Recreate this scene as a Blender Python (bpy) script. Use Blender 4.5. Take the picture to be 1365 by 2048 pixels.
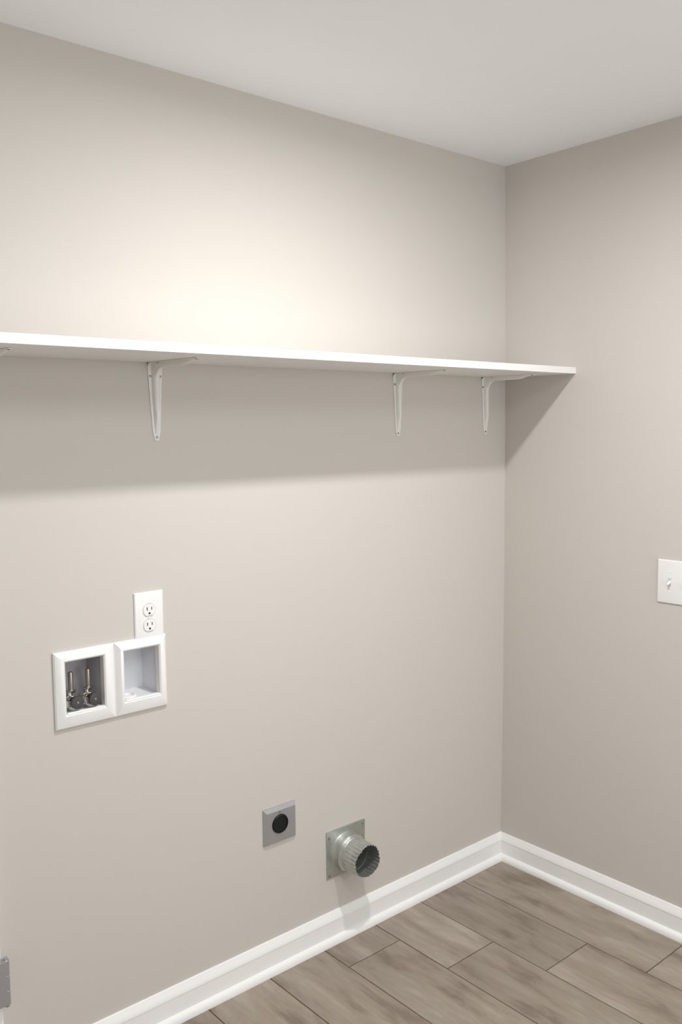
import bpy, bmesh, math, random
from mathutils import Vector, Matrix

for o in list(bpy.data.objects): bpy.data.objects.remove(o, do_unlink=True)
S = bpy.context.scene
C = S.collection
PI = math.pi

# ---------------------------------------------------------------- camera
YAW, PITCH, ROLL, FPX = 0.7099, -0.0946, -0.0106, 1777.69
fwd = Vector((math.cos(PITCH)*math.sin(YAW), math.cos(PITCH)*math.cos(YAW), math.sin(PITCH)))
rgt0 = Vector((math.cos(YAW), -math.sin(YAW), 0)); up0 = rgt0.cross(fwd)
rgt = rgt0*math.cos(ROLL)+up0*math.sin(ROLL); upv = -rgt0*math.sin(ROLL)+up0*math.cos(ROLL)
cd = bpy.data.cameras.new('camera'); cam = bpy.data.objects.new('camera', cd); C.objects.link(cam)
M = Matrix((rgt, upv, -fwd)).transposed().to_4x4(); M.translation = Vector((-2.4581, -1.9869, 1.5634))
cam.matrix_world = M
cd.sensor_fit = 'VERTICAL'; cd.sensor_height = 36.0; cd.sensor_width = 24.0
cd.lens = 36.0*FPX/2048.0
cd.clip_start = 0.02
S.camera = cam

# ---------------------------------------------------------------- world, lamps, exposure
w = bpy.data.worlds.new('world'); S.world = w; w.use_nodes = True
w.node_tree.nodes['Background'].inputs[0].default_value = (0.9, 0.95, 1.0, 1)
w.node_tree.nodes['Background'].inputs[1].default_value = 0.15
LAMP = Vector((-1.08, -0.94, 2.4384))
def area(name, loc, size, power, col, shape='DISK', size_y=None, rot=(0,0,0)):
    l = bpy.data.lights.new(name, 'AREA'); l.shape = shape; l.size = size
    if size_y: l.size_y = size_y
    l.energy = power; l.color = col
    o = bpy.data.objects.new(name, l); C.objects.link(o); o.location = loc; o.rotation_euler = rot
    return o
area('recessed_lamp', LAMP+Vector((0,0,-0.012)), 0.085, 16.3, (1.0, 0.99, 0.97)).data.spread = math.radians(175.5)
area('front_fill', (-0.9, -2.87, 1.35), 1.4, 14.0, (0.93, 0.97, 1.0), 'RECTANGLE', 1.4, (PI/2, 0, 0))  # added soft frontal fill; the window around it is made up
FILL = Vector((-1.75, -2.22, 2.4384))
area('overhead_fill', FILL+Vector((0,0,-0.014)), 0.60, 15.0, (0.94, 0.975, 1.0), 'RECTANGLE', 1.16)  # added overhead ambient fill, made large to soften its shelf shadow
S.view_settings.view_transform = 'Standard'; S.view_settings.look = 'None'
S.view_settings.gamma = 1.0; S.view_settings.use_curve_mapping = False
S.view_settings.exposure = 0.22

# ---------------------------------------------------------------- materials
def srgb(h):
    return tuple(((c/255)/12.92 if c/255 <= .04045 else ((c/255+.055)/1.055)**2.4) for c in h)+(1,)
def mat(name, rgb, rough=0.5, metal=0.0, bump=0.0, bscale=200.0, var=0.0, vscale=3.0, spec=0.5):
    m = bpy.data.materials.new(name); m.use_nodes = True; N = m.node_tree.nodes; L = m.node_tree.links
    b = N['Principled BSDF']; col = srgb(rgb)
    b.inputs['Base Color'].default_value = col
    b.inputs['Roughness'].default_value = rough; b.inputs['Metallic'].default_value = metal
    b.inputs['Specular IOR Level'].default_value = spec
    tc = N.new('ShaderNodeTexCoord')
    if var:
        n = N.new('ShaderNodeTexNoise'); n.inputs['Scale'].default_value = vscale; n.inputs['Detail'].default_value = 4
        L.new(tc.outputs['Object'], n.inputs['Vector'])
        r = N.new('ShaderNodeValToRGB')
        r.color_ramp.elements[0].position = .3; r.color_ramp.elements[1].position = .7
        r.color_ramp.elements[0].color = tuple(c*(1-var) for c in col[:3])+(1,)
        r.color_ramp.elements[1].color = tuple(min(1, c*(1+var)) for c in col[:3])+(1,)
        L.new(n.outputs['Fac'], r.inputs['Fac']); L.new(r.outputs['Color'], b.inputs['Base Color'])
    if bump:
        n2 = N.new('ShaderNodeTexNoise'); n2.inputs['Scale'].default_value = bscale; n2.inputs['Detail'].default_value = 3
        L.new(tc.outputs['Object'], n2.inputs['Vector'])
        bp = N.new('ShaderNodeBump'); bp.inputs['Strength'].default_value = bump; bp.inputs['Distance'].default_value = 0.001
        L.new(n2.outputs['Fac'], bp.inputs['Height']); L.new(bp.outputs['Normal'], b.inputs['Normal'])
    return m
M_wall = mat('wall_paint', (209, 204, 198), .75, bump=.12, bscale=180, var=.008, vscale=1.5, spec=.25)
M_ceil = mat('ceiling_paint', (243, 243, 244), .9, bump=.15, bscale=150, spec=.2)
M_trim = mat('trim_paint', (249, 248, 248), .28, bump=.03, bscale=60)
M_shelf = mat('shelf_paint', (244, 243, 240), .4, bump=.05, bscale=60)
M_plastic = mat('white_plastic', (243, 242, 242), .32, bump=.01)
M_box = mat('box_plastic', (226, 227, 231), .4, bump=.01)
M_boxg = mat('box_plastic_darker', (188, 187, 190), .4, bump=.01)  # darker tone than the box plastic, for the left bay's recess
M_slot = mat('slot_dark', (38, 34, 30), .6, bump=.02)
M_braket = mat('bracket_enamel', (236, 235, 230), .4, bump=.02, bscale=80)
M_screw = mat('screw_steel', (150, 148, 142), .35, metal=.8, bump=.02)
M_galv = mat('galvanized_steel', (190, 193, 188), .40, metal=.75, bump=.25, bscale=90, var=.10, vscale=40)
M_steel = mat('outlet_steel', (186, 186, 190), .42, metal=.75, bump=.05, var=.03, vscale=20)
M_chrome = mat('chrome', (215, 213, 208), .16, metal=1.0, bump=.05)
M_copper = mat('arrestor_metal', (176, 168, 160), .3, metal=.9, bump=.03)
M_knob = mat('knob_gray', (74, 70, 72), .5, bump=.05)
M_black = mat('black_plastic', (27, 26, 27), .45, bump=.02, spec=.3)
M_nickel = mat('hinge_nickel', (176, 174, 178), .45, metal=.55, bump=.03)
M_dark = mat('duct_dark', (70, 68, 64), .8, bump=.1)
M_grout = mat('grout', (84, 72, 60), .9, bump=.3, bscale=300)
M_lens = bpy.data.materials.new('lamp_lens'); M_lens.use_nodes = True
_b = M_lens.node_tree.nodes['Principled BSDF']; _b.inputs['Emission Color'].default_value = (1, .95, .88, 1); _b.inputs['Emission Strength'].default_value = 6

M_lens2 = M_lens.copy(); M_lens2.name = 'fill_lens'; M_lens2.node_tree.nodes['Principled BSDF'].inputs['Emission Strength'].default_value = .8  # weak glow for the added ceiling fill panel

def plank_material():
    m = bpy.data.materials.new('wood_look_tile'); m.use_nodes = True; N = m.node_tree.nodes; L = m.node_tree.links
    b = N['Principled BSDF']; b.inputs['Roughness'].default_value = .5; b.inputs['Specular IOR Level'].default_value = .35
    tc = N.new('ShaderNodeTexCoord'); oi = N.new('ShaderNodeObjectInfo')
    mul = N.new('ShaderNodeMath'); mul.operation = 'MULTIPLY'; mul.inputs[1].default_value = 37.0
    L.new(oi.outputs['Random'], mul.inputs[0])
    cx = N.new('ShaderNodeCombineXYZ'); L.new(mul.outputs[0], cx.inputs[0]); L.new(mul.outputs[0], cx.inputs[1]); L.new(mul.outputs[0], cx.inputs[2])
    add = N.new('ShaderNodeVectorMath'); add.operation = 'ADD'
    L.new(tc.outputs['Object'], add.inputs[0]); L.new(cx.outputs[0], add.inputs[1])
    def noise(sc, scale, det, rough=.55, dist=0):
        mp = N.new('ShaderNodeMapping'); mp.inputs['Scale'].default_value = sc; L.new(add.outputs[0], mp.inputs['Vector'])
        n = N.new('ShaderNodeTexNoise'); n.inputs['Scale'].default_value = scale; n.inputs['Detail'].default_value = det
        n.inputs['Roughness'].default_value = rough; n.inputs['Distortion'].default_value = dist
        L.new(mp.outputs[0], n.inputs['Vector']); return n
    big = noise((1.0, .28, 1), 12, 4, .60, .25)         # cloudy darker patches
    mid = noise((1.0, .10, 1), 26, 5, .6, .8)       # streaks
    fine = noise((1.0, .05, 1), 120, 4, .6, .3)      # grain
    r1 = N.new('ShaderNodeValToRGB'); e = r1.color_ramp.elements; r1.color_ramp.interpolation = 'EASE'
    e[0].position = .32; e[0].color = srgb((133, 121, 108)); e[1].position = .50; e[1].color = srgb((158, 147, 134))
    x = e.new(.74); x.color = srgb((175, 166, 154))
    L.new(big.outputs['Fac'], r1.inputs['Fac'])
    r2 = N.new('ShaderNodeValToRGB'); e = r2.color_ramp.elements
    e[0].position = .30; e[0].color = (.90, .895, .89, 1); e[1].position = .62; e[1].color = (1.03, 1.03, 1.03, 1)
    L.new(mid.outputs['Fac'], r2.inputs['Fac'])
    r3 = N.new('ShaderNodeValToRGB'); e = r3.color_ramp.elements
    e[0].position = .3; e[0].color = (.93, .93, .93, 1); e[1].position = .7; e[1].color = (1.03, 1.03, 1.03, 1)
    L.new(fine.outputs['Fac'], r3.inputs['Fac'])
    def mixm(a, c):
        mx = N.new('ShaderNodeMixRGB'); mx.blend_type = 'MULTIPLY'; mx.inputs[0].default_value = 1
        L.new(a, mx.inputs[1]); L.new(c, mx.inputs[2]); return mx.outputs[0]
    c = mixm(mixm(r1.outputs[0], r2.outputs[0]), r3.outputs[0])
    hv = N.new('ShaderNodeHueSaturation'); mr = N.new('ShaderNodeMapRange')
    mr.inputs['To Min'].default_value = .93; mr.inputs['To Max'].default_value = 1.05
    L.new(oi.outputs['Random'], mr.inputs['Value']); L.new(mr.outputs[0], hv.inputs['Value']); L.new(c, hv.inputs['Color'])
    L.new(hv.outputs[0], b.inputs['Base Color'])
    bp = N.new('ShaderNodeBump'); bp.inputs['Strength'].default_value = .12; bp.inputs['Distance'].default_value = .001
    L.new(fine.outputs['Fac'], bp.inputs['Height']); L.new(bp.outputs[0], b.inputs['Normal'])
    return m
M_plank = plank_material()

# ---------------------------------------------------------------- helpers
def obj(name, bm, m, parent=None, smooth=False, loc=None, angle=40):
    bmesh.ops.recalc_face_normals(bm, faces=bm.faces[:])
    me = bpy.data.meshes.new(name); bm.to_mesh(me); bm.free()
    me.materials.append(m)
    o = bpy.data.objects.new(name, me); C.objects.link(o)
    if smooth:
        for p in me.polygons: p.use_smooth = True
        me.set_sharp_from_angle(angle=math.radians(angle))
    if loc is not None:
        me.transform(Matrix.Translation(-Vector(loc))); o.location = loc
    if parent:
        o.parent = parent
        o.location = Vector(o.location)-world_of(parent)
    return o
def world_of(o):
    v = Vector(o.location)
    return v + (world_of(o.parent) if o.parent else Vector((0,0,0)))
def thing(name, loc, label, cat, group=None):
    o = bpy.data.objects.new(name, None); C.objects.link(o); o.location = loc; o.empty_display_size = .02
    o['label'] = label; o['category'] = cat
    if group: o['group'] = group
    return o
def structure(o):
    o['kind'] = 'structure'; return o
def box(bm, a, b, bev=0, seg=2):
    a = Vector(a); b = Vector(b)
    r = bmesh.ops.create_cube(bm, size=1)
    for v in r['verts']:
        v.co = Vector(((a[i]+b[i])/2+v.co[i]*abs(b[i]-a[i])) for i in range(3))
    if bev:
        es = set(e for v in r['verts'] for e in v.link_edges)
        bmesh.ops.bevel(bm, geom=list(es), offset=bev, segments=seg, profile=.7, affect='EDGES')
def lathe(bm, prof, origin, axis='y', seg=32, cap0=True, cap1=True, rfun=None):
    """prof: (r, t) along the axis starting at origin; axis a unit Vector or name."""
    ax = {'x': Vector((1,0,0)), 'y': Vector((0,-1,0)), 'z': Vector((0,0,1))}[axis] if isinstance(axis, str) else axis.normalized()
    u = ax.orthogonal().normalized() if abs(ax.z) > .9 else Vector((0,0,1)).cross(ax).normalized()
    v = ax.cross(u); rings = []
    for i, (r, t) in enumerate(prof):
        ring = []
        for k in range(seg):
            a = 2*PI*k/seg; rr = rfun(r, t, a) if rfun else r
            ring.append(bm.verts.new(Vector(origin)+ax*t+(u*math.cos(a)+v*math.sin(a))*rr))
        rings.append(ring)
    for a, b in zip(rings, rings[1:]):
        for k in range(seg): bm.faces.new((a[k], a[(k+1) % seg], b[(k+1) % seg], b[k]))
    if cap0: bm.faces.new(rings[0][::-1])
    if cap1: bm.faces.new(rings[-1])
def prism(bm, pts, mapf, t0, t1):
    """closed 2-D outline pts swept from t0 to t1; mapf(p, t) -> 3-D"""
    a = [bm.verts.new(mapf(p, t0)) for p in pts]; b = [bm.verts.new(mapf(p, t1)) for p in pts]; n = len(pts)
    for i in range(n): bm.faces.new((a[i], a[(i+1) % n], b[(i+1) % n], b[i]))
    bm.faces.new(a[::-1]); bm.faces.new(b)
def frame_loops(bm, loops):
    """list of rectangular loops (4 corners each) joined by quads"""
    R = [[bm.verts.new(p) for p in l] for l in loops]
    for a, b in zip(R, R[1:]):
        for k in range(4): bm.faces.new((a[k], a[(k+1) % 4], b[(k+1) % 4], b[k]))
    return R
def rect(x0, x1, z0, z1, y): return [Vector((x0,y,z0)), Vector((x1,y,z0)), Vector((x1,y,z1)), Vector((x0,y,z1))]

H = 2.4384; XL = -3.6; YF = -3.0; TH = .12
BOW = 0.010
def bowx(z):           # the taped corner is not quite plumb: it bellies out at mid height
    t = max(0.0, min(1.0, z/H)); return BOW*math.sin(PI*t)

# ---------------------------------------------------------------- setting
# bays of the washer box and the round duct opening are real holes in the back wall
BAY = (-1.628, -1.368, .878, 1.030)
DUCT = Vector((-.747, 0, .272)); DR = .055
OUT = (-1.03, -.968, .41, .468)
bm = bmesh.new()
holes = [BAY, (DUCT.x-DR, DUCT.x+DR, DUCT.z-DR, DUCT.z+DR), OUT]
xs = sorted(set([XL, .03] + [h[0] for h in holes] + [h[1] for h in holes])); zs = sorted(set([0, H] + [h[2] for h in holes] + [h[3] for h in holes]))
vv = {}
def gv(x, z):
    if (x, z) not in vv: vv[(x, z)] = bm.verts.new((x, 0, z))
    return vv[(x, z)]
for i in range(len(xs)-1):
    for j in range(len(zs)-1):
        mx, mz = (xs[i]+xs[i+1])/2, (zs[j]+zs[j+1])/2
        if any(h[0] < mx < h[1] and h[2] < mz < h[3] for h in holes): continue
        bm.faces.new((gv(xs[i], zs[j]), gv(xs[i+1], zs[j]), gv(xs[i+1], zs[j+1]), gv(xs[i], zs[j+1])))
r = bmesh.ops.extrude_face_region(bm, geom=bm.faces[:])
for g in r['geom']:
    if isinstance(g, bmesh.types.BMVert): g.co.y = TH
structure(obj('wall_back', bm, M_wall))
# right wall, slightly bowed at the corner
bm = bmesh.new(); ny = [0.0, -.06, -.12, -.2, -.3, -.45, YF]; nz = [H*k/24 for k in range(25)]
def fall(y): return max(0.0, 1+y/.45)**2
G = [[bm.verts.new((bowx(z)*fall(y), y, z)) for z in nz] for y in ny]
for a, b in zip(G, G[1:]):
    for k in range(24): bm.faces.new((a[k], a[k+1], b[k+1], b[k]))
r = bmesh.ops.extrude_face_region(bm, geom=bm.faces[:])
for g in r['geom']:
    if isinstance(g, bmesh.types.BMVert): g.co.x = TH
structure(obj('wall_right', bm, M_wall, smooth=True, angle=30))
bm = bmesh.new(); box(bm, (XL-TH, YF, 0), (XL, 0, H)); structure(obj('wall_left', bm, M_wall))
bm = bmesh.new(); box(bm, (XL-TH, YF-TH, 0), (TH, YF, H)); structure(obj('wall_front', bm, M_wall))
bm = bmesh.new(); box(bm, (XL-TH, YF-TH, H), (TH, TH, H+.1)); structure(obj('ceiling', bm, M_ceil))
bm = bmesh.new(); box(bm, (XL-TH, YF-TH, -.08), (TH, TH, -.0018)); floor = structure(obj('floor', bm, M_grout))

# made-up window frame around the added front fill, unseen behind the camera
bm = bmesh.new()
wx0, wx1, wz0, wz1 = -1.62, -.18, .62, 2.08
frame_loops(bm, [rect(wx0-.06, wx1+.06, wz0-.06, wz1+.06, YF), rect(wx0-.06, wx1+.06, wz0-.06, wz1+.06, YF+.02), rect(wx0, wx1, wz0, wz1, YF+.02), rect(wx0, wx1, wz0, wz1, YF)])
surround = structure(obj('fill_frame', bm, M_trim))
for k in range(2):
    bm = bmesh.new(); a = wx0+k*(wx1-wx0)/2; box(bm, (a+.012, YF+.002, wz0+.012), (a+(wx1-wx0)/2-.012, YF+.006, wz1-.012)); obj('fill_pane', bm, M_plastic, surround)

# wood-look planks, one object each, laid at right angles to the back wall
rng = random.Random(4)
edges = [-.022, -.2345, -.4405, -.6455, -.8535, -1.0565]
while edges[-1] > XL: edges.append(edges[-1]-.206)
GAP = .0030; PL = .917
cache = {}
joint = -.720
for i in range(len(edges)-1):
    x1, x0 = edges[i]-(GAP/2 if i else 0), max(edges[i+1]+GAP/2, XL+.002)
    j0 = (-.720+.1955*i) % PL - PL            # first joint at or below 0
    cuts = [-.018]
    y = j0
    while y > YF+.01:
        if y < -.03: cuts.append(y)
        y -= PL
    cuts.append(YF)
    for a, b in zip(cuts, cuts[1:]):
        y1 = a-(GAP/2 if a != cuts[0] else 0); y0 = b+(GAP/2 if b != YF else 0)
        key = (round(x1-x0, 5), round(y1-y0, 5))
        if key not in cache:
            pm = bmesh.new(); wx, wy = (x1-x0)/2, (y1-y0)/2; c = .0009
            lo = [pm.verts.new(p) for p in ((-wx,-wy,-.0025), (wx,-wy,-.0025), (wx,wy,-.0025), (-wx,wy,-.0025))]
            md = [pm.verts.new(p) for p in ((-wx,-wy,-c), (wx,-wy,-c), (wx,wy,-c), (-wx,wy,-c))]
            hi = [pm.verts.new(p) for p in ((-wx+c,-wy+c,0), (wx-c,-wy+c,0), (wx-c,wy-c,0), (-wx+c,wy-c,0))]
            for q, s in ((lo, md), (md, hi)):
                for k in range(4): pm.faces.new((q[k], q[(k+1) % 4], s[(k+1) % 4], s[k]))
            pm.faces.new(hi); pm.faces.new(lo[::-1])
            me = bpy.data.meshes.new('plank'); pm.to_mesh(me); pm.free(); me.materials.append(M_plank); cache[key] = me
        o = bpy.data.objects.new('plank', cache[key]); C.objects.link(o); o.parent = floor
        o.location = ((x0+x1)/2, (y0+y1)/2, rng.uniform(-.0002, .0002))

# baseboards with cap, flat and shoe moulding, mitred in the corner
PROF = [(0, .0965), (.0030, .0965), (.0045, .0955), (.0060, .0915), (.0090, .0850), (.0120, .0780), (.0135, .0715), (.0135, .0700), (.0125, .0690), (.0125, .0230),
        (.0155, .0220), (.0195, .0195), (.0225, .0155), (.0245, .0095), (.0252, .0040), (.0252, 0), (0, 0)]
def wallpatch(d): return d
bm = bmesh.new(); a = [bm.verts.new((-1.802, -d, z)) for d, z in PROF]; b = [bm.verts.new((-d+bowx(z)*.0, -d, z)) for d, z in PROF]
n = len(PROF)
for i in range(n): bm.faces.new((a[i], a[(i+1) % n], b[(i+1) % n], b[i]))
bm.faces.new(a[::-1]); bm.faces.new(b)
structure(obj('baseboard_back', bm, M_trim, smooth=True, angle=30))
bm = bmesh.new(); a = [bm.verts.new((-d, -d, z)) for d, z in PROF]; b = [bm.verts.new((-d, YF, z)) for d, z in PROF]
for i in range(n): bm.faces.new((a[i], a[(i+1) % n], b[(i+1) % n], b[i]))
bm.faces.new(a[::-1]); bm.faces.new(b)
structure(obj('baseboard_right', bm, M_trim, smooth=True, angle=30))

# door with casing at the left end of the back wall (only its edge and lower hinge reach into view)
bm = bmesh.new()
CX = -1.8035
box(bm, (CX-.060, -.020, 0), (CX, 0, 2.09), .003)
box(bm, (CX-.060-.81, -.020, 0), (CX-.870+.0-.060, 0, 2.09), .003)
box(bm, (CX-.930, -.021, 2.09), (CX, 0, 2.15), .003)
structure(obj('trim_1', bm, M_trim))
bm = bmesh.new(); box(bm, (CX-.869, -.012, .010), (CX-.061, -.0005, 2.088), .002)
d1 = structure(obj('door_1', bm, M_trim))
for zz in ((.25, .95), (1.12, 1.92)):
    bm = bmesh.new(); x0, x1 = CX-.760, CX-.170
    R = frame_loops(bm, [rect(x0, x1, zz[0], zz[1], -.012), rect(x0+.012, x1-.012, zz[0]+.012, zz[1]-.012, -.017), rect(x0+.03, x1-.03, zz[0]+.03, zz[1]-.03, -.0135)])
    bm.faces.new(R[-1]); obj('panel', bm, M_trim, d1)

hg = thing('door_hinge', (-1.798, -.035, .262), 'nickel door hinge at the far left edge on white trim', 'hinge')
HX, HY = -1.7985, -.034
for k in range(3):
    bm = bmesh.new(); z0 = .264+k*.036
    lathe(bm, [(.0070, 0), (.0082, .0012), (.0082, .0340), (.0070, .0352)], (HX, HY, z0), 'z', 24); obj('knuckle', bm, M_nickel, hg, True)
bm = bmesh.new()
lathe(bm, [(.002, -.0060), (.0050, -.0050), (.0058, -.002), (.0058, .0)], (HX, HY, .264), 'z', 20); obj('pin_tip', bm, M_nickel, hg, True)
bm = bmesh.new(); lathe(bm, [(.0058, 0), (.0058, .002), (.0050, .0045), (.002, .0055)], (HX, HY, .3712), 'z', 20); obj('pin_tip', bm, M_nickel, hg, True)
bm = bmesh.new(); box(bm, (HX-.040, -.0425, .265), (HX, -.0385, .3705), .0012); box(bm, (HX-.040, -.040, .267), (HX-.004, -.0195, .3685), .001); obj('leaf', bm, M_nickel, hg)
for z in (.282, .318, .352):
    bm = bmesh.new(); lathe(bm, [(.0035, 0), (.003, .001), (.001, .0015)], (HX-.022, -.0422, z), 'y', 12); obj('screw', bm, M_screw, hg, True)

# ---------------------------------------------------------------- recessed ceiling lamp (above the frame)
def downlight(LAMP, lab, s=1.0):
    lt = thing('ceiling_light', LAMP, lab, 'light')
    bm = bmesh.new(); lathe(bm, [(a_*s, b_) for a_, b_ in ((.088, 0), (.088, -.003), (.082, -.007), (.058, -.009), (.056, -.004), (.056, 0))], LAMP, 'z', 48); obj('trim_ring', bm, M_trim, lt, True)
    bm = bmesh.new(); lathe(bm, [(.0555*s, -.002), (.0555*s, -.006)], LAMP, 'z', 48); obj('lens', bm, M_lens, lt)
downlight(LAMP, 'round white recessed ceiling light above the shelf, just out of view')
lt = thing('ceiling_fill', FILL, 'added rectangular fill panel on the ceiling, unseen behind the camera', 'light')  # made-up fixture dressing the added overhead fill
bm = bmesh.new(); hx, hy = .32, .60
def hrect(i, z): return [FILL+Vector((sx*(hx-i), sy*(hy-i), z)) for sx, sy in ((-1,-1), (1,-1), (1,1), (-1,1))]
frame_loops(bm, [hrect(0, 0), hrect(0, -.010), hrect(.015, -.010), hrect(.015, 0)]); obj('trim_frame', bm, M_trim, lt)
bm = bmesh.new(); box(bm, FILL+Vector((-hx+.016, -hy+.016, -.009)), FILL+Vector((hx-.016, hy-.016, -.003))); obj('lens', bm, M_lens2, lt)

# ---------------------------------------------------------------- wall shelf
SZ, SD, ST = 1.7285, .2915, .0203
bm = bmesh.new(); box(bm, (-3.0, -SD, SZ), (.004, -.0005, SZ+ST), .0012)
sh = thing('wall_shelf', (-1.5, 0, SZ), 'long white painted board shelf running the length of the wall into the corner', 'shelf')
obj('board', bm, M_shelf, sh)

# ---------------------------------------------------------------- stamped shelf brackets
def bracket_path(n=7):
    """(y, z, s, normal) along the plate's wall side, from the lower tip round the bend to the arm tip."""
    R = .013; LV, LA = .192, .205; P = []
    for k in range(9): t = k/8; P.append((0.0, -LV+(LV-R)*t, Vector((0,-1,0)), (LV-R)*(1-t)))
    for k in range(1, n): a = PI/2*k/n; P.append((-R+R*math.cos(a), -R+R*math.sin(a), Vector((0,-math.cos(a),-math.sin(a))), 0.0))
    for k in range(9): t = k/8; P.append((-R-(LA-R)*t, 0.0, Vector((0,0,-1)), (LA-R)*t))
    return P
def make_bracket(label):
    t = thing('shelf_bracket', (0, 0, 0), label, 'bracket', 'white steel shelf brackets')
    th = .0022; P = bracket_path(); bm = bmesh.new(); prev = None
    for i, (y, z, nr, s) in enumerate(P):
        hw = .0200-(.0200-.0095)*min(1, s/.170)
        if i in (0, len(P)-1): hw *= .55
        o_ = Vector((0, y-.0004, z-.0004))
        row = [bm.verts.new(o_+Vector((-hw,0,0))), bm.verts.new(o_+Vector((hw,0,0))), bm.verts.new(o_+Vector((hw,0,0))+nr*th), bm.verts.new(o_+Vector((-hw,0,0))+nr*th)]
        if prev:
            for k in range(4): bm.faces.new((prev[k], prev[(k+1) % 4], row[(k+1) % 4], row[k]))
        else: bm.faces.new(row[::-1])
        prev = row
        if i == 0 or i == len(P)-2:       # rounded tip: one extra station
            pass
    bm.faces.new(prev)
    obj('plate', bm, M_braket, t, True, angle=35)
    # hollow stamped rib with a fillet through the inside corner
    rib = bmesh.new(); prev = None; st = []
    LV, LA, F, h0 = .176, .188, .032, .0125
    for k in range(9):
        q = k/8; z = -LV+(LV-F-h0)*q; st.append((Vector((0, -.002, z)), Vector((0, -1, 0)), min(1, .15+q*3)*h0, .0048+.0050*min(1, q*1.3)))
    for k in range(1, 9):                    # outer lip follows a concave arc, base follows the bend
        a = PI/2*k/9
        tip = Vector((0, -(h0+F)+F*math.cos(a)-.002, -(h0+F)+F*math.sin(a)-.002))
        base = Vector((0, -.002-.012*math.sin(a)**2*.6, -.002-.012*math.cos(a)**2*.6))
        d = tip-base; st.append((base, d.normalized(), d.length, .0098))
    for k in range(9):
        q = 1-k/8; y = -LA+(LA-F-h0)*q; st.append((Vector((0, y, -.002)), Vector((0, 0, -1)), min(1, .15+q*3)*h0, .0048+.0050*min(1, q*1.3)))
    for base, d, h, hw in st:
        prof = [(-hw, 0), (-hw*.86, h*.62), (-hw*.45, h*.95), (hw*.45, h*.95), (hw*.86, h*.62), (hw, 0)]
        row = [rib.verts.new(base+Vector((x, 0, 0))+d*e) for x, e in prof]
        if prev:
            for k in range(5): rib.faces.new((prev[k], prev[k+1], row[k+1], row[k]))
        else: rib.faces.new(row)
        prev = row
    rib.faces.new(prev)
    obj('rib', rib, M_braket, t, True, angle=50)
    for (x, z) in ((-.0140, -.034), (.0140, -.034), (0, -.184)):
        b2 = bmesh.new(); lathe(b2, [(.0034, 0), (.0030, .0012), (.0012, .0018)], (x, -.0024, z), 'y', 14); obj('screw', b2, M_screw, t, True)
    for (x, y) in ((-.0140, -.040), (.0140, -.056), (0, -.196)):
        b2 = bmesh.new(); lathe(b2, [(.0034, 0), (.0030, .0012), (.0012, .0018)], (x, y, -.0024), Vector((0,0,-1)), 14); obj('screw', b2, M_screw, t, True)
    return t
def copy_tree(o, parent=None):
    c = o.copy(); C.objects.link(c); c.parent = parent
    for ch in list(o.children): copy_tree(ch, c)
    return c
br = [(-1.3555, 'white steel shelf bracket above the white outlet, showing its full leg and screws'),
      (-.5150, 'white steel shelf bracket above the dryer vent, second from the room corner'),
      (-.0990, 'smallest looking white shelf bracket, beside the room corner'),
      (-1.7889, 'white shelf bracket at the left picture edge, only its arm tip in view')]
b0 = make_bracket(br[0][1]); b0.location = (br[0][0], 0, SZ)
for x, lab in br[1:]:
    c = copy_tree(b0); c.location = (x, 0, SZ); c['label'] = lab

# ---------------------------------------------------------------- white duplex outlet
PW, PH = .080, .131
def wall_plate_bm(x0, x1, z0, z1, t=.0062, bev=.006):
    bm = bmesh.new()
    R = frame_loops(bm, [rect(x0, x1, z0, z1, -.0003), rect(x0, x1, z0, z1, -t*.45), rect(x0+bev*.35, x1-bev*.35, z0+bev*.35, z1-bev*.35, -t*.85),
                         rect(x0+bev, x1-bev, z0+bev, z1-bev, -t)])
    bm.faces.new(R[-1]); bm.faces.new(R[0][::-1]); return bm
ox0, oz0 = -1.4335, 1.0285
ot = thing('wall_outlet', (ox0+PW/2, 0, oz0), 'white duplex wall outlet plate directly above the washer supply box', 'outlet')
obj('cover_plate', wall_plate_bm(ox0, ox0+PW, oz0, oz0+PH), M_plastic, ot, True, angle=25)
for k, s in enumerate((1, -1)):
    cz = oz0+PH/2+s*.0194; cx = ox0+PW/2-.0008
    bm = bmesh.new(); pts = []
    for q in range(40):
        a = 2*PI*q/40; pts.append((.0172*math.cos(a), max(-.0142, min(.0142, .0172*math.sin(a)))))
    prism(bm, pts, lambda p, t: Vector((cx+p[0]*(1 if t > -.0078 else .95), t, cz+p[1]*(1 if t > -.0078 else .95))), -.005, -.0082)
    rc = obj('receptacle', bm, M_plastic, ot)
    bm = bmesh.new(); lathe(bm, [(.0186, 0), (.0180, .0004)], (cx, -.0062, cz), 'y', 40); obj('seam', bm, mat('seam_gray', (216, 213, 215), .6, bump=.01), ot) if k == 0 else obj('seam', bm, bpy.data.materials['seam_gray'], ot)
    for dx, hh in ((-.0064, .0042), (.0064, .0036)):
        bm = bmesh.new(); box(bm, (cx+dx-.0011, -.0085, cz+.0030-hh+.001), (cx+dx+.0011, -.0078, cz+.0030+hh+.001)); obj('slot', bm, M_slot, rc)
    bm = bmesh.new(); pts = [(.0026*math.cos(a*PI/10), .0026*math.sin(a*PI/10)) for a in range(11)]+[(-.0026, -.0024), (.0026, -.0024)]
    prism(bm, pts, lambda p, t: Vector((cx+p[0], t, cz-.0078+p[1])), -.0078, -.0085); obj('ground_hole', bm, M_slot, rc)
bm = bmesh.new(); lathe(bm, [(.0030, 0), (.0027, .0010), (.001, .0014)], (ox0+PW/2-.0008, -.0060, oz0+PH/2), 'y', 16); obj('screw', bm, M_plastic, ot, True)

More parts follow.
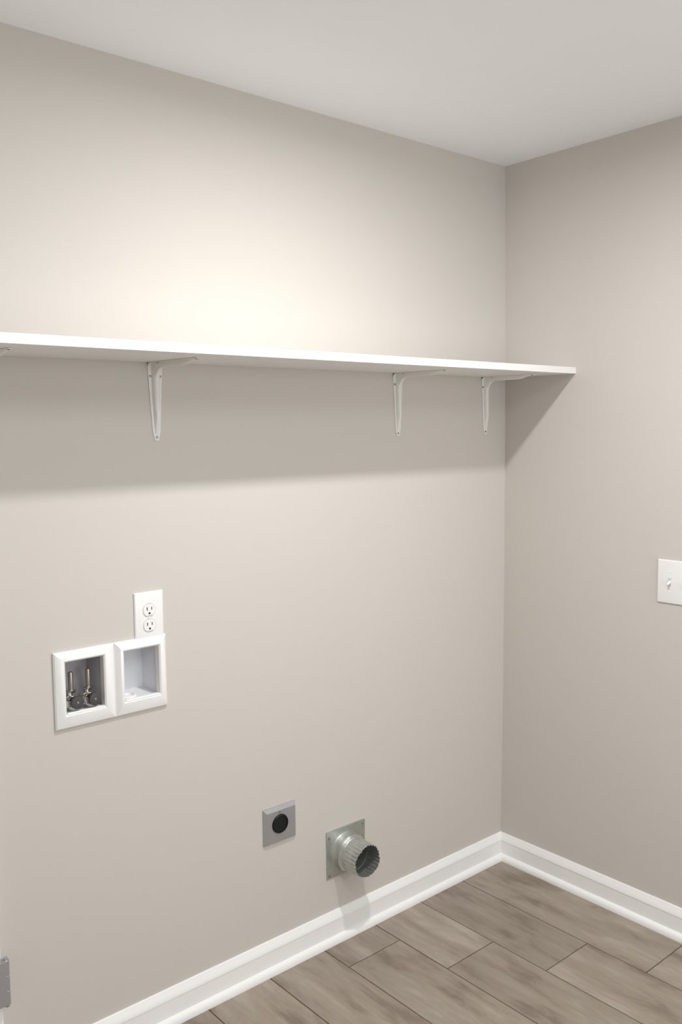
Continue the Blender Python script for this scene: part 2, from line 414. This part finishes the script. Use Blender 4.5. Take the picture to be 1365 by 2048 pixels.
# ---------------------------------------------------------------- washer supply box: two framed bays
wb = thing('washer_outlet_box', (-1.497, 0, .860), 'white plastic washing machine supply box with two framed recessed bays', 'outlet box')
def bay(x0, x1, z0, z1, ix0, ix1, iz0, iz1, dep=.078, m=M_box):
    bm = bmesh.new()
    R = frame_loops(bm, [rect(x0, x1, z0, z1, -.0003), rect(x0, x1, z0, z1, -.0048), rect(x0+.003, x1-.003, z0+.003, z1-.003, -.0085),
                         rect(ix0-.009, ix1+.009, iz0-.011, iz1+.008, -.0155), rect(ix0-.0035, ix1+.0035, iz0-.004, iz1+.0035, -.0162),
                         rect(ix0, ix1, iz0, iz1, -.0130), rect(ix0+.0005, ix1-.0005, iz0+.0005, iz1-.0005, .004)])
    obj('face_frame', bm, M_plastic, wb, True, angle=22)
    bm = bmesh.new()
    a, b = rect(ix0-.003, ix1+.003, iz0-.004, iz1+.003, .0035), rect(ix0+.004, ix1-.006, iz0+.004, iz1-.006, dep)
    R = frame_loops(bm, [a, b]); bm.faces.new(R[-1]); obj('recess', bm, m, wb)
    # rolled lower lip
    bm = bmesh.new(); lathe(bm, [(.0035, 0), (.0035, ix1-ix0-.004)], (ix0+.002, -.0120, iz0-.0003), 'x', 16); obj('lip', bm, M_plastic, wb, True)
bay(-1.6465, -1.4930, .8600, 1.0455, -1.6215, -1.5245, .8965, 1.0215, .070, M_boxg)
bay(-1.4928, -1.3500, .8600, 1.0455, -1.4705, -1.3745, .8965, 1.0215, .066)
# drain knock-out lying in the right bay
bm = bmesh.new(); lathe(bm, [(.019, 0), (.021, .002), (.021, .0055), (.019, .007), (.015, .007), (.014, .003)], (-1.449, .016, .8955), 'z', 32); obj('drain_cap', bm, M_plastic, wb, True)
# two valves with hammer arrestors and grey knobs
def valve(x, lab):
    v = thing('water_valve', (x, .02, .899), lab, 'valve', 'chrome valves in the washer supply box')
    y0 = .026; zb = .9180
    bm = bmesh.new()
    lathe(bm, [(.0085, -.003), (.0100, 0), (.0100, .006), (.0085, .008), (.0085, .016), (.0098, .018), (.0098, .022), (.006, .024)], (x, y0, zb), 'z', 20)
    lathe(bm, [(.0080, -.002), (.0080, .018), (.0095, .019), (.0095, .023), (.0055, .024), (.0055, .034)], (x, y0, zb+.006), Vector((0, -1, -.08)), 20)
    obj('body', bm, M_chrome, v, True)
    bm = bmesh.new(); lathe(bm, [(.0112, 0), (.0112, .006), (.0090, .0068)], (x+.005, y0, zb+.018), 'z', 6); obj('nut', bm, M_chrome, v)
    bm = bmesh.new(); lathe(bm, [(.0062, 0), (.0062, .042), (.0052, .0455), (.002, .0470)], (x+.005, y0, zb+.022), 'z', 20); obj('arrestor', bm, M_copper, v, True)
    # side body of the valve seat
    bm = bmesh.new(); dr = Vector((-.75, -.55, -.15)).normalized()
    lathe(bm, [(.0075, 0), (.0075, .012), (.0092, .013), (.0092, .018), (.0065, .019)], (x, y0, zb+.006), dr, 18); obj('inlet', bm, M_chrome, v, True)
    # threaded hose outlet pointing down
    bm = bmesh.new(); pr = [(.0088, 0)]
    for k in range(6): pr += [(.0100, .0015+k*.0028), (.0090, .0029+k*.0028)]
    lathe(bm, pr, (x-.012, y0-.014, zb+.004), Vector((0, -.35, -1)), 20); obj('hose_thread', bm, M_chrome, v, True)
    # round ribbed knob facing the room
    bm = bmesh.new()
    lathe(bm, [(.0085, 0), (.0150, .001), (.0156, .003), (.0156, .0085), (.0148, .0100), (.0110, .0106), (.003, .0108)], (x+.004, y0-.031, zb+.0015), Vector((0, -1, .0)), 60,
          rfun=lambda r, t, a: r*(1+.03*math.cos(a*10)) if r > .0145 else r)
    obj('knob', bm, M_knob, v, True, angle=50)
    bm = bmesh.new(); lathe(bm, [(.0032, 0), (.0030, .0016), (.001, .002)], (x+.004, y0-.0402, zb+.0015), 'y', 12); obj('knob_screw', bm, M_screw, v, True)
valve(-1.5530, 'right water valve with grey knob inside the left framed bay')
valve(-1.5975, 'left water valve half hidden by the bay edge, grey knob')

# ---------------------------------------------------------------- dryer power outlet
dx0, dx1, dz0, dz1 = -1.0560, -.9420, .3815, .4880
dt = thing('dryer_outlet', ((dx0+dx1)/2, 0, dz0), 'square grey metal dryer outlet with round black socket, low on the wall', 'outlet')
bm = bmesh.new()
cx, cz, rr = -1.0005, .4365, .0278
R = [rect(dx0, dx1, dz0, dz1, -.0003), rect(dx0, dx1, dz0, dz1, -.0030), rect(dx0+.010, dx1-.003, dz0+.004, dz1-.012, -.0085)]
L_ = frame_loops(bm, R)
seg = 48; ring = [bm.verts.new((cx+rr*math.cos(2*PI*(k+.5)/seg-3*PI/4), -.0085, cz+rr*math.sin(2*PI*(k+.5)/seg-3*PI/4))) for k in range(seg)]
ring2 = [bm.verts.new((v.co.x, .004, v.co.z)) for v in ring]
q = seg//4
for c in range(4):
    a0, b0_ = L_[-1][c], L_[-1][(c+1) % 4]
    vs = [ring[(c*q+k) % seg] for k in range(q)]
    nxt = ring[((c+1)*q) % seg]
    bm.faces.new([a0, b0_, nxt]+vs[::-1])
for k in range(seg): bm.faces.new((ring[k], ring[(k+1) % seg], ring2[(k+1) % seg], ring2[k]))
obj('cover_plate', bm, M_steel, dt)
bm = bmesh.new(); lathe(bm, [(.0268, -.012), (.0268, .012), (.0255, .0135), (.0238, .0135), (.0230, .0105), (.0100, .0100)], (cx, 0, cz), 'y', 48); sk = obj('socket', bm, M_black, dt, True)
for dx, dz, w_, h_ in ((-.0105, .002, .0022, .013), (.0105, .002, .0022, .013), (0, -.0125, .008, .0022), (-.0035, -.0105, .0022, .006)):
    bm = bmesh.new(); box(bm, (cx+dx-w_/2, -.0106, cz+dz-h_/2), (cx+dx+w_/2, -.0098, cz+dz+h_/2)); obj('slot', bm, mat('slot_black', (8, 8, 8), .8, bump=.01) if 'slot_black' not in bpy.data.materials else bpy.data.materials['slot_black'], sk)
bm = bmesh.new(); lathe(bm, [(.0034, 0), (.0030, .0012), (.001, .0017)], (cx-.001, -.0080, cz+.0345), 'y', 14); obj('screw', bm, M_screw, dt, True)

# ---------------------------------------------------------------- dryer vent duct
vt = thing('dryer_vent', (DUCT.x, 0, .200), 'galvanized round dryer vent duct sticking out of a square plate above the baseboard', 'duct')
px0, px1, pz0, pz1 = -.8245, -.6715, .2005, .3495
bm = bmesh.new(); seg = 48
def mkring(r, y): return [bm.verts.new((DUCT.x+r*math.cos(2*PI*(k+.5)/seg-3*PI/4), y, DUCT.z+r*math.sin(2*PI*(k+.5)/seg-3*PI/4))) for k in range(seg)]
def warp(x, z): return -.0022-.0035*max(0, (z-.33)/.02)*(0.5+.5*math.sin(x*90))
out = [bm.verts.new(p) for p in rect(px0, px1, pz0, pz1, -.0022)]
out[3].co.y = -.004; out[2].co.y = -.007
back = [bm.verts.new(p) for p in rect(px0, px1, pz0, pz1, -.0004)]
ri = mkring(.0600, -.0030); q = seg//4
for c in range(4):
    vs = [ri[(c*q+k) % seg] for k in range(q)]
    bm.faces.new([out[c], out[(c+1) % 4], ri[((c+1)*q) % seg]]+vs[::-1])
    bm.faces.new((back[c], back[(c+1) % 4], out[(c+1) % 4], out[c]))
rings = [ri, mkring(.0585, -.0050), mkring(.0560, -.0120), mkring(.0545, -.022), mkring(.0550, -.026), mkring(.0520, -.029), mkring(.0495, -.029)]
for a, b in zip(rings, rings[1:]):
    for k in range(seg): bm.faces.new((a[k], a[(k+1) % seg], b[(k+1) % seg], b[k]))
obj('flange_plate', bm, M_galv, vt, True, angle=30)
# dented tape / seam ring where collar meets duct
bm = bmesh.new(); rg = random.Random(9); jit = [rg.uniform(-1, 1) for _ in range(24)]
lathe(bm, [(.0490, .024), (.0550, .027), (.0565, .031), (.0530, .037), (.0515, .041), (.0485, .044)], DUCT, 'y', 48, False, False,
      rfun=lambda r, t, a: r+.0016*jit[int(a/(2*PI)*24) % 24]*(1 if r > .05 else 0))
obj('collar', bm, M_galv, vt, True, angle=25)
# crimped pipe: corrugation grows towards the free end, wall thickness modelled
bm = bmesh.new(); NC = 26
def crimp(r, t, a):
    k = max(0.0, min(1.0, (t-.045)/.04)); s = abs(math.sin(a*NC/2))**.6
    return r+.0016-.0034*k*(1-s)
DL = .102
prof = [(.0478, -.10), (.0478, .030), (.0500, .048), (.0498, .060), (.0494, .075), (.0490, .088), (.0486, DL-.002), (.0483, DL), (.0475, DL), (.0472, DL-.002), (.0476, .088), (.0480, .075), (.0484, .060), (.0486, .048), (.0466, .030), (.0466, -.10)]
lathe(bm, prof, DUCT, 'y', NC*8, False, False, rfun=crimp)
for v in bm.verts:
    if -v.co.y > DL-.003:
        a = math.atan2(v.co.z-DUCT.z, v.co.x-DUCT.x)
        v.co.y += .0009*math.sin(13*a+1.0)+.0012*math.sin(5*a)+.0015*math.sin(2*a+.6)
        if v.co.z < DUCT.z-.036: v.co.z += (DUCT.z-.036-v.co.z)*.25
pipe = obj('pipe', bm, M_galv, vt, True, angle=50)
bm = bmesh.new(); lathe(bm, [(.0474, -.100), (.0474, -.0985)], DUCT, 'y', 48); obj('dark_end', bm, M_dark, vt)  # dark disc standing in for the unlit depth of the duct
bm = bmesh.new()   # lengthwise lock seam along the pipe's top
for sx, sz in ((px0+.010, pz1-.020), (px1-.010, pz1-.012), (px0+.010, pz0+.010), (px1-.010, pz0+.010)):
    b2 = bmesh.new(); lathe(b2, [(.0036, 0), (.0032, .0014), (.0012, .002)], (sx, -.0030 if sz < .3 else -.0045, sz), 'y', 14); obj('screw', b2, M_screw, vt, True)
bm.free()

# ---------------------------------------------------------------- double light switch on the right wall (drawn in x-z, then turned)
sw = thing('light_switch', (0, -.660, 1.029), 'white double toggle light switch plate cut by the right edge of the picture', 'switch')
def turned(bm):
    # wall coordinates (u along -y, out of wall along -x)
    for v in bm.verts: v.co = Vector((v.co.y, -v.co.x, v.co.z))
    return bm
su0, su1, sz0, sz1 = .5965, .7235, 1.0285, 1.1595
obj('cover_plate', turned(wall_plate_bm(su0, su1, sz0, sz1)), M_plastic, sw, True, angle=25)
uc = (su0+su1)/2; zc = (sz0+sz1)/2
for du in (-.023, .023):
    bm = bmesh.new(); box(bm, (uc+du-.0052, -.0066, zc-.0125), (uc+du+.0052, -.0055, zc+.0125), .0003)
    obj('toggle_slot', turned(bm), bpy.data.materials['seam_gray'], sw)
    bm = bmesh.new(); lathe(bm, [(.0001, 0)]*0+[(.0044, 0), (.0042, .008), (.0036, .0150), (.0020, .0165)], (uc+du, -.0050, zc+.001), Vector((0, -.88, -.48)), 4); obj('toggle', turned(bm), M_plastic, sw)
    for dz in (-.0302, .0302):
        bm = bmesh.new(); lathe(bm, [(.0030, 0), (.0027, .0008), (.001, .0011)], (uc+du, -.0060, zc+dz), 'y', 14); obj('screw', turned(bm), M_plastic, sw, True)
